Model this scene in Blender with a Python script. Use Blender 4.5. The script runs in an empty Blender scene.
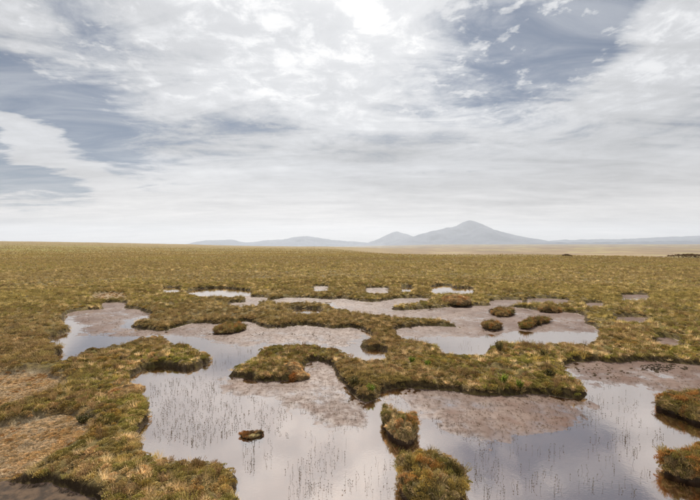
import bpy, bmesh, math, random
import numpy as np
from mathutils import Vector
R = math.radians
random.seed(7); rng = np.random.default_rng(7)
sc = bpy.context.scene
COL = sc.collection

# ------------------------------------------------------------------ camera
H = 3.0            # eye height above the pool water (a low viewing platform)
F = 389.0          # focal length in photo pixels (700 px wide) ~ 20 mm lens
CX, HY = 350.0, 245.0
cam = bpy.data.cameras.new('camera'); camo = bpy.data.objects.new('camera', cam)
COL.objects.link(camo); sc.camera = camo
cam.sensor_width = 36.0; cam.lens = 36.0 * F / 700.0
cam.clip_start = 0.1; cam.clip_end = 60000
camo.location = (0, 0, H)
camo.rotation_euler = (R(90) - math.atan((250 - HY) / F), 0, 0)

# ------------------------------------------------------------------ light
SUN_AZ, SUN_EL = R(-4), R(47)      # azimuth from the view direction (+Y), to the right positive
sundir = Vector((math.sin(SUN_AZ) * math.cos(SUN_EL), math.cos(SUN_AZ) * math.cos(SUN_EL), math.sin(SUN_EL)))
sl = bpy.data.lights.new('sun', 'SUN'); sl.energy = 4.8; sl.angle = R(2.5); sl.color = (1.0, 0.94, 0.84)
so = bpy.data.objects.new('sun', sl); COL.objects.link(so)
so.rotation_euler = sundir.to_track_quat('Z', 'Y').to_euler()
so.location = (0, 0, 50)
sc.view_settings.view_transform = 'Standard'; sc.view_settings.look = 'None'
sc.view_settings.exposure = 0.50; sc.view_settings.gamma = 1.0
sc.view_settings.use_curve_mapping = False
sc.cycles.max_bounces = 6; sc.cycles.transparent_max_bounces = 8
sc.cycles.volume_bounces = 0
sc.cycles.use_denoising = True

# ---- node helpers
class NT:
    def __init__(self, tree):
        self.t = tree; self.n = tree.nodes; self.l = tree.links
    def add(self, typ, **kw):
        nd = self.n.new(typ)
        for k, v in kw.items():
            setattr(nd, k, v)
        return nd
    def put(self, sock, v):
        if isinstance(v, bpy.types.NodeSocket):
            self.l.new(v, sock)
        elif v is not None:
            sock.default_value = v
    def math(self, op, a, b=None, c=None, clamp=False):
        nd = self.add('ShaderNodeMath', operation=op, use_clamp=clamp)
        self.put(nd.inputs[0], a); self.put(nd.inputs[1], b)
        if c is not None: self.put(nd.inputs[2], c)
        return nd.outputs[0]
    def mix(self, f, a, b, blend='MIX'):
        nd = self.add('ShaderNodeMix', data_type='RGBA', blend_type=blend)
        self.put(nd.inputs[0], f)
        for s, v in ((nd.inputs[6], a), (nd.inputs[7], b)):
            self.put(s, v if isinstance(v, bpy.types.NodeSocket) else (*v, 1.0) if len(v) == 3 else v)
        return nd.outputs[2]
    def noise(self, vec, scale, detail=4, rough=0.55, dist=0.0, out=0):
        nd = self.add('ShaderNodeTexNoise')
        self.put(nd.inputs['Vector'], vec)
        nd.inputs['Scale'].default_value = scale; nd.inputs['Detail'].default_value = detail
        nd.inputs['Roughness'].default_value = rough; nd.inputs['Distortion'].default_value = dist
        return nd.outputs[out]
    def ss(self, x, a, b, lo=0.0, hi=1.0):
        nd = self.add('ShaderNodeMapRange', interpolation_type='SMOOTHSTEP')
        self.put(nd.inputs[0], x)
        nd.inputs[1].default_value = a; nd.inputs[2].default_value = b
        nd.inputs[3].default_value = lo; nd.inputs[4].default_value = hi
        return nd.outputs[0]
    def scale(self, vec, s):
        nd = self.add('ShaderNodeMapping'); self.put(nd.inputs['Vector'], vec)
        nd.inputs['Scale'].default_value = s
        return nd.outputs[0]

# ------------------------------------------------------------------ world: Nishita sky with a high broken cloud sheet
world = bpy.data.worlds.new('World'); sc.world = world; world.use_nodes = True
def build_world():
    T = NT(world.node_tree); T.n.clear()
    sky = T.add('ShaderNodeTexSky', sky_type='NISHITA')
    sky.sun_disc = False; sky.sun_elevation = SUN_EL; sky.sun_rotation = SUN_AZ
    sky.air_density = 1.0; sky.dust_density = 1.5; sky.ozone_density = 1.0; sky.altitude = 200
    tc = T.add('ShaderNodeTexCoord'); D = tc.outputs['Generated']
    sep = T.add('ShaderNodeSeparateXYZ'); T.l.new(D, sep.inputs[0])
    x, y, z = sep.outputs
    zc = T.math('MAXIMUM', z, 0.0)
    den = T.math('ADD', zc, 0.09)
    qx = T.math('DIVIDE', x, den); qy = T.math('DIVIDE', y, den)
    cq = T.add('ShaderNodeCombineXYZ'); T.l.new(qx, cq.inputs[0]); T.l.new(qy, cq.inputs[1])
    q = cq.outputs[0]
    az = T.math('ARCTAN2', x, y); el = T.math('ARCSINE', z)
    # wisps drift towards lower right: rotate and stretch the cloud plane
    mp = T.add('ShaderNodeMapping'); T.l.new(q, mp.inputs[0])
    mp.inputs['Rotation'].default_value = (0, 0, R(28)); mp.inputs['Scale'].default_value = (0.55, 1.25, 1)
    qs = mp.outputs[0]
    n_big = T.noise(qs, 0.75, 5, 0.55, 0.5)
    n_wisp = T.noise(qs, 2.2, 9, 0.62, 0.9)
    n_fine = T.noise(q, 5.5, 10, 0.66, 0.35)
    n_puff = T.noise(q, 9.0, 8, 0.6, 0.2)
    def ang(px, py):
        a = math.atan((px - CX) / F); return a, math.atan((HY - py) / F * math.cos(a))
    # wobble the layout so that no gap has a drawn outline
    wob = T.add('ShaderNodeTexNoise'); T.l.new(qs, wob.inputs['Vector']); wob.inputs['Scale'].default_value = 1.4
    wob.inputs['Detail'].default_value = 6; wob.inputs['Roughness'].default_value = 0.6
    ws = T.add('ShaderNodeSeparateColor'); T.l.new(wob.outputs['Color'], ws.inputs[0])
    azw = T.math('ADD', az, T.math('MULTIPLY', T.math('SUBTRACT', ws.outputs[0], 0.5), 0.22))
    elw = T.math('ADD', el, T.math('MULTIPLY', T.math('SUBTRACT', ws.outputs[1], 0.5), 0.13))
    def blob(px, py, rx, ry, amp, rot=0.0):
        a, e = ang(px, py); rx, ry = rx / F, ry / F
        da = T.math('SUBTRACT', azw, a); de = T.math('SUBTRACT', elw, e)
        c, s = math.cos(R(rot)), math.sin(R(rot))
        u = T.math('ADD', T.math('MULTIPLY', da, c / rx), T.math('MULTIPLY', de, s / rx))
        v = T.math('ADD', T.math('MULTIPLY', da, -s / ry), T.math('MULTIPLY', de, c / ry))
        r2 = T.math('ADD', T.math('MULTIPLY', u, u), T.math('MULTIPLY', v, v))
        return T.math('MULTIPLY', T.math('POWER', 2.718, T.math('MULTIPLY', r2, -0.5)), amp)
    cov = T.math('ADD', 0.86, T.math('MULTIPLY', T.math('SUBTRACT', n_big, 0.5), 0.5))
    for b in (  # gaps (-) and denser cloud (+) in the sheet
        (-5, 92, 66, 25, -1.0, -10), (70, 92, 30, 16, -0.22, -20), (45, 172, 48, 17, -0.75, -5), (135, 100, 46, 26, 0.25, 0), (-40, 175, 90, 26, -0.5, 0),
        (70, 22, 38, 20, -0.45, -35), (20, 134, 58, 8.5, 1.9, -27), (18, 35, 36, 18, 0.45, 0),
        (240, 128, 38, 8, -0.42, 0), (215, 151, 34, 7, -0.30, -8),
        (470, 62, 60, 38, -0.25, 20), (560, 45, 62, 36, -0.34, 25), (610, 8, 40, 22, -0.50, 30),
        (500, 5, 50, 26, -0.25, 0), (672, 62, 46, 26, 0.55, 35), (640, 40, 30, 10, 0.3, 35),
        (310, 30, 120, 55, 0.35, 0), (370, 155, 50, 12, -0.18, 0), (-180, 120, 110, 60, -0.5, 0),
        (830, 30, 90, 45, -0.5, 20)):
        cov = T.math('ADD', cov, blob(*b))
    # low sky closes into an even veil
    cov = T.math('ADD', cov, T.ss(el, 0.03, 0.30, 0.75, 0.0))
    d = T.math('ADD', cov, T.math('MULTIPLY', T.math('SUBTRACT', n_wisp, 0.5), 1.45))
    d = T.math('ADD', d, T.math('MULTIPLY', T.math('SUBTRACT', n_fine, 0.5), 0.75))
    high = T.ss(el, 0.16, 0.42)
    d = T.math('ADD', d, T.math('MULTIPLY', T.math('MULTIPLY', T.ss(n_puff, 0.52, 0.68), high), 0.42))
    dens = T.math('MAXIMUM', T.ss(d, 0.14, 0.92), T.math('ADD', 0.08, T.math('MULTIPLY', T.ss(n_wisp, 0.36, 0.66), 0.34)))
    # cloud brightness: whiter where it is thin and sunlit, greyer where thick; glows round the sun behind it
    dot = T.add('ShaderNodeVectorMath', operation='DOT_PRODUCT'); T.l.new(D, dot.inputs[0]); dot.inputs[1].default_value = sundir
    ca = T.math('MAXIMUM', dot.outputs['Value'], 0.0)
    glow = T.math('ADD', T.math('MULTIPLY', T.math('POWER', ca, 5.0), 0.15), T.math('MULTIPLY', T.math('POWER', ca, 40.0), 0.12))
    shade = T.math('ADD', T.math('MULTIPLY', T.math('SUBTRACT', n_big, 0.5), -0.30), T.math('MULTIPLY', T.math('SUBTRACT', n_wisp, 0.5), 0.30))
    shade = T.math('ADD', shade, T.math('MULTIPLY', T.math('SUBTRACT', n_fine, 0.5), 0.12))
    ms = T.add('ShaderNodeMapping'); T.l.new(q, ms.inputs[0]); ms.inputs['Rotation'].default_value = (0, 0, R(-6)); ms.inputs['Scale'].default_value = (0.28, 0.9, 1)
    n_str = T.noise(ms.outputs[0], 0.9, 7, 0.6, 0.6)
    shade = T.math('ADD', shade, T.math('MULTIPLY', T.math('MULTIPLY', T.math('SUBTRACT', n_str, 0.5), T.ss(el, 0.42, 0.15)), 0.42))
    crisp = T.math('MULTIPLY', T.math('MULTIPLY', T.ss(d, 0.75, 1.35), T.ss(n_fine, 0.44, 0.60)), T.math('MULTIPLY', high, 0.15))
    lum = T.math('ADD', T.math('ADD', 0.430, glow), T.math('ADD', shade, crisp))
    for b in ((195, 149, 60, 9, -0.11, -4), (372, 156, 52, 12, -0.13, 0), (570, 196, 80, 7, -0.08, 4), (610, 150, 90, 18, -0.06, 8),
              (245, 129, 42, 9, -0.13, 0), (120, 60, 90, 40, -0.05, 0)):
        lum = T.math('ADD', lum, blob(*b))
    lum = T.math('ADD', lum, T.ss(el, 0.0, 0.16, 0.07, 0.0))
    lum = T.math('MAXIMUM', lum, 0.25)
    ccol = T.mix(T.ss(lum, 0.45, 0.85), (0.95, 0.965, 1.0), (1.0, 0.99, 0.975))
    ccol = T.mix(T.ss(el, 0.0, 0.22), (1.0, 0.935, 0.875), ccol)
    vm = T.add('ShaderNodeVectorMath', operation='SCALE'); T.l.new(ccol, vm.inputs[0])
    T.l.new(T.math('MULTIPLY', lum, 10.0), vm.inputs['Scale'])
    skyc = T.mix(0.35, T.mix(1.0, sky.outputs[0], (0.19, 0.23, 0.28), 'MULTIPLY'), (0.6, 1.0, 1.65))
    out = T.mix(dens, skyc, vm.outputs[0])
    bg = T.add('ShaderNodeBackground'); T.l.new(out, bg.inputs[0]); bg.inputs[1].default_value = 0.10
    wo = T.add('ShaderNodeOutputWorld'); T.l.new(bg.outputs[0], wo.inputs[0])
    world.cycles.sampling_method = 'MANUAL'; world.cycles.sample_map_resolution = 512
build_world()

# ------------------------------------------------------------------ object helpers
def tag(o, label=None, cat=None, group=None, kind=None):
    if label: o['label'] = label
    if cat: o['category'] = cat
    if group: o['group'] = group
    if kind: o['kind'] = kind
    return o
def mesh_np(name, V, Fq=None, Ft=None, smooth=True):
    """mesh from numpy arrays of quads and/or tris"""
    me = bpy.data.meshes.new(name)
    V = np.asarray(V, np.float32)
    loops = []; starts = []; tot = []
    s = 0
    for A in (Fq, Ft):
        if A is not None and len(A):
            A = np.asarray(A, np.int32); k = A.shape[1]
            loops.append(A.ravel()); starts.append(s + np.arange(len(A)) * k); tot.append(np.full(len(A), k)); s += A.size
    me.vertices.add(len(V)); me.vertices.foreach_set('co', V.ravel())
    if loops:
        L = np.concatenate(loops); S = np.concatenate(starts); K = np.concatenate(tot)
        me.loops.add(len(L)); me.loops.foreach_set('vertex_index', L.astype(np.int32))
        me.polygons.add(len(S)); me.polygons.foreach_set('loop_start', S.astype(np.int32)); me.polygons.foreach_set('loop_total', K.astype(np.int32))
        me.update(calc_edges=True); me.validate()
        if smooth: me.polygons.foreach_set('use_smooth', np.ones(len(me.polygons), bool))
    me.update()
    return me
def obj(name, me, mat=None, parent=None):
    o = bpy.data.objects.new(name, me); COL.objects.link(o)
    if mat is not None:
        if len(me.materials) == 0: me.materials.append(mat)
    if parent is not None: o.parent = parent
    return o
def fattr(me, name, arr, dom='POINT'):
    a = me.attributes.new(name, 'FLOAT', dom); a.data.foreach_set('value', np.asarray(arr, np.float32).ravel())
def vattr(me, name, arr):
    a = me.attributes.new(name, 'FLOAT_VECTOR', 'POINT'); a.data.foreach_set('vector', np.asarray(arr, np.float32).ravel())

# ------------------------------------------------------------------ numpy noise
_perm = rng.permutation(4096)
_ga = rng.uniform(0, 2 * np.pi, 4096); _gx, _gy = np.cos(_ga), np.sin(_ga)
def perlin(x, y):
    xi = np.floor(x).astype(np.int64); yi = np.floor(y).astype(np.int64); xf = x - xi; yf = y - yi
    def g(i, j, dx, dy):
        h = _perm[(_perm[i & 4095] + j) & 4095]; return _gx[h] * dx + _gy[h] * dy
    u = xf ** 3 * (xf * (xf * 6 - 15) + 10); v = yf ** 3 * (yf * (yf * 6 - 15) + 10)
    a = g(xi, yi, xf, yf); b = g(xi + 1, yi, xf - 1, yf); c = g(xi, yi + 1, xf, yf - 1); d = g(xi + 1, yi + 1, xf - 1, yf - 1)
    return ((a + (b - a) * u) * (1 - v) + (c + (d - c) * u) * v) * 1.5
def fbm(x, y, s=1.0, o=4, g=0.5, seed=0.0):
    x = np.asarray(x, float) * s + 37.1 + seed * 13.7; y = np.asarray(y, float) * s + 91.3 - seed * 7.9
    r = 0; a = 1.0; n = 0
    for _ in range(o):
        r = r + a * perlin(x, y); n += a; a *= g; x = x * 2.03 + 5.2; y = y * 2.03 + 1.3
    return r / n * 1.3
def sst(a, b, x):
    t = np.clip((np.asarray(x, float) - a) / (b - a), 0, 1); return t * t * (3 - 2 * t)
def lerp(a, b, t): return a + (b - a) * t

# ------------------------------------------------------------------ layout: pixel outlines -> ground outlines
def chaikin(P, n=2):
    P = np.asarray(P, float)
    for _ in range(n):
        Q = np.roll(P, -1, 0); P = np.stack([0.75 * P + 0.25 * Q, 0.25 * P + 0.75 * Q], 1).reshape(-1, 2)
    return P
def unproj(px, py, z=0.0):
    py = np.maximum(py, HY + 0.5); t = (H - z) * F / (py - HY)
    return (px - CX) / F * t, t
def outline(P, near_h=0.0, far_h=0.0, n=2):
    """pixel outline -> ground outline. Edges whose bank lies between the camera and the pool are seen at the bank's top."""
    P = chaikin(P, n)
    A = np.sum(P[:, 0] * np.roll(P[:, 1], -1) - np.roll(P[:, 0], -1) * P[:, 1])
    if A < 0: P = P[::-1]                       # clockwise on screen (y down) -> outward normal (ty, -tx)
    t = np.roll(P, -1, 0) - np.roll(P, 1, 0); t /= np.linalg.norm(t, axis=1)[:, None] + 1e-9
    ny = -t[:, 0]                               # >0: outward is down the picture, towards the camera
    z = near_h * sst(0.05, 0.7, ny) + far_h * sst(0.05, 0.7, -ny)
    X, Y = unproj(P[:, 0], P[:, 1], z)
    return np.stack([X, Y], 1)
def sdf(P, polys, far=1.5):
    """distance to the union of outlines: negative inside"""
    out = np.full(len(P), far)
    for G in polys:
        lo = G.min(0) - far; hi = G.max(0) + far
        idx = np.where((P[:, 0] > lo[0]) & (P[:, 0] < hi[0]) & (P[:, 1] > lo[1]) & (P[:, 1] < hi[1]))[0]
        for c in range(0, len(idx), 20000):
            ii = idx[c:c + 20000]; p = P[ii]
            d2 = np.full(len(ii), 1e9); ins = np.zeros(len(ii), bool)
            for k in range(len(G)):
                a = G[k]; b = G[(k + 1) % len(G)]; e = b - a
                w = p - a; t = np.clip((w @ e) / (e @ e + 1e-12), 0, 1)
                dx = w[:, 0] - t * e[0]; dy = w[:, 1] - t * e[1]
                d2 = np.minimum(d2, dx * dx + dy * dy)
                cnd = (a[1] > p[:, 1]) != (b[1] > p[:, 1])
                if cnd.any():
                    xx = a[0] + (p[:, 1] - a[1]) * e[0] / (e[1] + (1e-12 if e[1] >= 0 else -1e-12))
                    ins ^= cnd & (p[:, 0] < xx)
            d = np.sqrt(d2); d[ins] *= -1
            out[ii] = np.minimum(out[ii], d)
    return np.clip(out, -far, far)

MH = 0.21    # how high the bog mat and its plants stand above the water
pool_px = [
 # left pool and the channel to the right of it
 [(62,317),(72,312),(92,310),(120,308.5),(138,309.5),(143,313),(153,314),(140,317),(129,320),(126,325),(135,329),(150,331),(165,331),
  (175,328),(187,325),(200,322.5),(214,325),(240,322),(252,322),(262,328.5),(275,329),(295,326),(312,326),(333,329.5),(350,327.5),(360,329),
  (370,333),(371,336),(358,339),(354,344),(362,349),(378,349.5),(387,351),(382,355),(368,357),(357,354.5),(350,351.5),(342,347.5),(330,344.5),
  (310,342),(290,342),(270,343),(258,345),(257,351),(250,356),(236,362),(224,369),(222,374),(226,378),(245,379),(262,382),(282,383),(298,379.5),(306,373),(305,366),
  (310,362),(325,362),(331,367),(334,376),(342,385),(350,393),(358,400),(367,404),(375,402),(381,395),(388,390),(404,389),(422,390),(440,390.5),
  (460,394),(475,396),(490,397.5),(510,397),(530,395),(550,396),(572,399),(584,399.5),(590,394),(590,386),(584,379),(575,373),(566,367),(566,364.5),
  (577,363),(595,362),(612,363.5),(630,364),(641,361.5),(655,362.5),(680,364.5),(700,366),(760,366),(830,385),(900,440),(900,600),(240,600),
  (236,520),(237,495),(239,480),(236,466),(230,459),(215,454),(203,452),(185,456),(172,453),(158,450),(147,444),(141,437),(143,430),(146,424),
  (150,417),(151,407),(148,398),(147,392),(140,387),(133,384),(130,378),(133,375),(141,370.5),(150,368),(162,367),(175,369),(186,372),(200,367.5),(213,362),
  (216,357),(211,351),(196,345),(184,340.5),(172,340),(167,337),(166,334),(150,333.5),(140,335),(120,341),(100,345),(86,347),(77,350),(72,354.5),(62,356.5),(54,355.5),
  (66,351),(68,345.5),(61,341.5),(50,340),(50,337),(60,335),(71,331.5),(72,326),(66,321)],
 # pool right of the middle
 [(326,301),(340,298.5),(352,300.5),(366,302.5),(384,301.5),(396,298.5),(420,298),(434,299),(400,302),(389,305),(388,309),(396,311.3),(415,310),(430,309),(450,307),(474,306),(492,306),
  (520,308),(538,311),(556,311.5),(571,313),(587,316),(580,320),(581,323),(593,326),(600,331),(597,335),(594,338),(589,341.5),(575,341.5),(556,340.5),(540,341.5),(524,340.5),
  (510,340),(500,338.5),(490,340.5),(487,346),(487,352.5),(460,352.5),(446,350.5),(443,345),(435,340.5),(420,338.5),(405,336),(397,331.5),(397,328.5),(410,327.3),(430,326),
  (445,327),(461,327.5),(461,323),(450,318.5),(430,316.5),(400,316),(385,313.5),(362,311.5),(350,308.5),(334,305)],
 # small pools farther off
 [(186,291.5),(193,290),(205,288.3),(220,287.7),(235,289),(253,291),(245,292.7),(225,293.5),(205,293)],
 [(291,311),(298,308.5),(322,309.5),(318,311.5),(300,312)],
 [(432,290),(432,286),(449,284.5),(450,287.5),(460,288),(474,288),(472,291),(450,290.7)],
 [(366,288),(388,288),(388,290),(366,290.3)], [(402,287),(411,286.5),(411,289),(403,289)], [(314,286.3),(328,286.6),(328,288.4),(314,288.2)],
 [(163,287.4),(180,287.8),(180,289.2),(164,289.2)], [(244,298),(256,297),(270,298.5),(262,300),(248,299.8)], [(279,298.3),(300,298),(302,299.7),(281,299.8)],
 [(525,299.5),(545,298),(572,300.5),(560,302),(530,302)], [(656,338),(672,337.5),(683,343),(672,344),(660,341)],
 [(586,303),(603,303),(603,304.6),(588,304.6)],
 [(268,300.5),(285,298.8),(305,297.8),(322,299.3),(335,300),(333,302),(316,301),(298,300.2),(280,301.6)],
 [(486,301.2),(506,299.8),(524,300.6),(520,302.4),(498,302.6)],
 [(225,303.6),(246,302.4),(262,303.6),(246,305)], [(612,318.2),(634,317),(650,318.6),(636,320.2)], [(98,303.6),(118,302.5),(128,304),(112,305.2)], [(618,295.3),(640,294.6),(652,295.6),(634,296.6)],
 # corner of shaded peat below the near bank
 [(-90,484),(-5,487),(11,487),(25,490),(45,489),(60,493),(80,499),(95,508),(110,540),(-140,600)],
]
flat_px = [   # shallow dips floored with dry moss and litter
 [(-60,380),(0,379),(30,375),(52,381),(62,385),(45,391),(25,399),(0,406),(-60,420)],
 [(-60,436),(0,433),(30,426),(58,416),(84,424),(82,430),(72,438),(55,447),(30,460),(10,472),(-40,470)],
 [(90,297),(112,293),(125,296),(112,299)],
]
mud_px = [    # parts of the pools where the peat floor stands just clear of the water
 [(56,312),(100,305),(142,306),(158,315),(128,319),(124,328),(168,331),(168,335),(140,337),(112,338),(94,335),(78,336.5),(70,336),(82,330),(74,322)],
 [(164,328),(200,321),(250,320),(352,325),(374,334),(355,340),(350,350),(322,344),(262,344),(240,348),(214,342),(196,339),(174,337)],
 [(214,383),(222,378),(300,383),(304,360),(332,362),(345,388),(374,404),(364,414),(368,430),(345,432),(320,425),(296,412),(264,402),(240,398),(226,393)],
 [(376,402),(400,386),(590,398),(600,410),(588,428),(562,432),(542,434),(520,442),(488,447),(465,441),(440,432),(430,416),(408,408)],
 [(556,356),(780,356),(780,398),(700,391),(655,391),(640,385),(610,387),(598,391),(586,386)],
 [(320,296),(500,300),(580,310),(604,330),(596,334),(560,332),(525,332),(500,336),(445,339),(400,338),(340,310)],
 [(364,286),(390,286),(390,292),(364,292)], [(310,284),(330,284),(330,290),(310,290)], [(240,295),(304,295),(304,302),(240,302)],
 [(520,296),(575,296),(575,304),(520,304)], [(650,334),(690,334),(690,348),(650,346)], [(580,300),(610,300),(610,308),(580,308)],
 [(-140,480),(120,480),(120,600),(-140,600)], [(260,295),(340,295),(340,304),(260,304)], [(348,291),(402,291),(402,298),(348,298)], [(482,297),(528,297),(528,305),(482,305)],
 [(220,300),(266,300),(266,308),(220,308)], [(605,314),(656,314),(656,323),(605,323)], [(94,300),(132,300),(132,308),(94,308)], [(612,292),(656,292),(656,299),(612,299)],
]
POOLS = [outline(p, near_h=MH if min(q[1] for q in p) > 296 else 0.34) for p in pool_px]
FLATS = [outline(p, near_h=MH * 0.7) for p in flat_px]
MUDS = [outline(p, n=1) for p in mud_px]

def fields(P):
    """all the layout fields at ground points P (n,2)"""
    x, y = P[:, 0], P[:, 1]; r = np.hypot(x, y)
    wa = np.clip(0.035 + 0.005 * r, 0, 0.14)
    W = P + np.stack([fbm(x, y, 2.6, 4, 0.7, 1) * wa, fbm(x, y, 2.6, 4, 0.7, 2) * wa], 1)
    sp = sdf(W, POOLS); sf = sdf(W, FLATS); sm = sdf(W, MUDS)
    return x, y, r, sp, sf, sm
def far_land(x, y, r):
    az = np.degrees(np.arctan2(x, y))
    z = 0.42 * fbm(x, y, 0.035, 3, 0.5, 5) * sst(45, 140, r)
    left = sst(4, 42, -az)
    z = z + (7.0 * sst(80, 620, r)) * left + 0.8 * fbm(x, y, 0.006, 3, 0.5, 8) * sst(150, 500, r)
    right = sst(-6, 16, az)
    z = z + right * (0.22 * sst(45, 75, r) - 9.5 * sst(92, 330, r) + 22 * sst(1500, 6000, r))
    z = z - (1 - right) * 30 * sst(700, 2500, r) * (1 - 0.4 * left) + 3.0 * fbm(x, y, 0.0012, 4, 0.5, 9) * sst(900, 2500, r)
    return z
def ground_z(P):
    x, y, r, sp, sf, sm = fields(P)
    w = 0.085 + 0.004 * r
    edge = sst(0.0, 1.0, sp / w)
    lump = 0.075 * fbm(x, y, 1.3, 3, 0.5, 3) + 0.040 * fbm(x, y, 4.2, 3, 0.5, 4) + 0.014 * fbm(x, y, 13, 2, 0.5, 6)
    lump = lump + 0.11 * fbm(x, y, 0.33, 3, 0.6, 15) * sst(12, 26, r) * sst(0, 1.2, sp)
    lump = lump * sst(0, 0.35, sp)
    mat = 0.125 + 0.045 * sst(0, 1.0, sp) + lump
    dry = 0.035 + 0.3 * lump + 0.012 * fbm(x, y, 9, 3, 0.6, 10)
    fedge = sst(0.0, 1.0, sf / (w * 1.6))
    mat = lerp(dry, mat, fedge)
    sm = sm + 0.16 * fbm(x, y, 1.6, 4, 0.6, 14)
    mudf = sst(-0.65, 0.45, -sm)
    nz = 0.014 * fbm(x, y, 0.9, 3, 0.5, 11) + 0.018 * fbm(x, y, 3.2, 4, 0.6, 12) + 0.0025 * fbm(x, y, 14, 2, 0.6, 13)
    bed = lerp(-0.022 + 0.75 * nz, 0.009 + 0.75 * nz, mudf) - 0.03 * sst(0.5, 1.4, sm)
    bed = bed + 0.03 * sst(-2.0, -2.6, x) * sst(5.7, 5.4, y)
    z = lerp(bed, np.maximum(mat, 0.03), edge) + far_land(x, y, r)
    return z, dict(x=x, y=y, r=r, sp=sp, sf=sf, sm=sm, edge=edge, fedge=fedge)

# ------------------------------------------------------------------ materials
MATS = {}
def material(name):
    m = bpy.data.materials.new(name); m.use_nodes = True; T = NT(m.node_tree); T.n.clear()
    out = T.add('ShaderNodeOutputMaterial'); MATS[name] = m
    return m, T, out
def principled(T, out, col, rough=0.8, spec=0.3, bump=None, bstr=0.5, bdist=0.02):
    b = T.add('ShaderNodeBsdfPrincipled'); T.put(b.inputs['Base Color'], col if isinstance(col, bpy.types.NodeSocket) else (*col, 1))
    T.put(b.inputs['Roughness'], rough); b.inputs['Specular IOR Level'].default_value = spec
    if bump is not None:
        bn = T.add('ShaderNodeBump'); T.l.new(bump, bn.inputs['Height']); bn.inputs['Strength'].default_value = bstr; bn.inputs['Distance'].default_value = bdist
        T.l.new(bn.outputs[0], b.inputs['Normal'])
    T.l.new(b.outputs[0], out.inputs['Surface'])
    return b
def pos(T): return T.add('ShaderNodeNewGeometry').outputs['Position']

def m_moor():
    m, T, out = material('moor_turf'); p = pos(T)
    a = T.noise(p, 0.9, 6, 0.6); b = T.noise(p, 6.0, 5, 0.65); c = T.noise(p, 0.05, 6, 0.6); s = T.noise(T.scale(p, (0.5, 0.9, 1)), 0.35, 8, 0.75)
    col = T.mix(T.ss(b, 0.35, 0.65), (0.060, 0.042, 0.018), (0.20, 0.145, 0.055))
    col = T.mix(T.math('MULTIPLY', T.ss(a, 0.45, 0.7), 0.7), col, (0.125, 0.105, 0.028))
    fine = T.noise(p, 2.2, 10, 0.85)
    farc = T.mix(T.ss(s, 0.36, 0.64), (0.105, 0.078, 0.026), (0.25, 0.19, 0.066))
    farc = T.mix(T.math('MULTIPLY', T.ss(fine, 0.5, 0.7), 0.5), farc, (0.06, 0.045, 0.018))
    farc = T.mix(T.math('MULTIPLY', T.ss(c, 0.50, 0.68), 0.6), farc, (0.25, 0.165, 0.07))
    # the plain beyond the bog: drier grass with pale green meadows
    sp = T.add('ShaderNodeSeparateXYZ'); T.l.new(p, sp.inputs[0])
    ln = T.add('ShaderNodeVectorMath', operation='LENGTH'); T.l.new(p, ln.inputs[0]); r = ln.outputs['Value']
    patch = T.noise(T.scale(p, (1.0, 0.55, 1)), 0.009, 5, 0.6); patch2 = T.noise(T.scale(p, (1.0, 0.6, 1)), 0.011, 6, 0.65)
    plain = T.mix(T.ss(patch2, 0.42, 0.6), (0.14, 0.095, 0.055), (0.235, 0.175, 0.10))
    plain = T.mix(T.math('MULTIPLY', T.ss(patch, 0.56, 0.62), 0.85), plain, (0.32, 0.29, 0.11))
    plain = T.mix(T.math('MULTIPLY', T.ss(patch, 0.46, 0.38), 0.75), plain, (0.085, 0.062, 0.038))
    rx = T.math('DIVIDE', sp.outputs[0], T.math('MAXIMUM', r, 1.0))
    far_r = T.math('MULTIPLY', T.ss(r, 95, 150), T.ss(rx, -0.05, 0.20))
    farc = T.mix(1.0, farc, (0.95, 0.95, 0.80), 'MULTIPLY')
    gp = T.noise(T.scale(p, (0.6, 1.0, 1)), 0.016, 4, 0.6); farc = T.mix(T.math('MULTIPLY', T.ss(gp, 0.54, 0.66), 0.7), farc, (0.19, 0.185, 0.045))
    far_r = T.math('MAXIMUM', far_r, T.ss(r, 1500, 2800))
    farc = T.mix(far_r, farc, plain)
    col = T.mix(T.ss(r, 40, 130), col, farc)
    at = T.add('ShaderNodeAttribute', attribute_name='bank')   # exposed peat on the cut banks
    col = T.mix(T.math('MULTIPLY', at.outputs['Fac'], 0.9), col, (0.042, 0.026, 0.015))
    dr = T.add('ShaderNodeAttribute', attribute_name='dry')
    dn = T.noise(p, 3.0, 8, 0.7); dn2 = T.noise(p, 30, 6, 0.75); dn3 = T.noise(p, 1.5, 4, 0.6)
    dc = T.mix(T.ss(dn, 0.4, 0.6), (0.26, 0.19, 0.12), (0.38, 0.30, 0.20))
    dc = T.mix(T.ss(dn3, 0.5, 0.62), dc, (0.27, 0.165, 0.07))
    dc = T.mix(T.math('MULTIPLY', T.ss(dn2, 0.48, 0.62), 0.85), dc, (0.11, 0.07, 0.04))
    col = T.mix(dr.outputs['Fac'], col, dc)
    bh = T.math('ADD', T.noise(p, 26, 5, 0.7), T.math('MULTIPLY', T.noise(p, 1.1, 8, 0.75), 1.5))
    tb = principled(T, out, col, 0.92, 0.12, bh, 0.9, 0.05)
    ea = T.add('ShaderNodeAttribute', attribute_name='edge')
    mx = T.add('ShaderNodeMixShader'); T.l.new(T.ss(T.math('ADD', ea.outputs['Fac'], T.math('MULTIPLY', T.math('SUBTRACT', dn2, 0.5), 0.06)), 0.03, 0.10), mx.inputs[0])
    T.l.new(mud_bsdf(T, p, False), mx.inputs[1]); T.l.new(tb.outputs[0], mx.inputs[2]); T.l.new(mx.outputs[0], out.inputs['Surface'])
    return m
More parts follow.
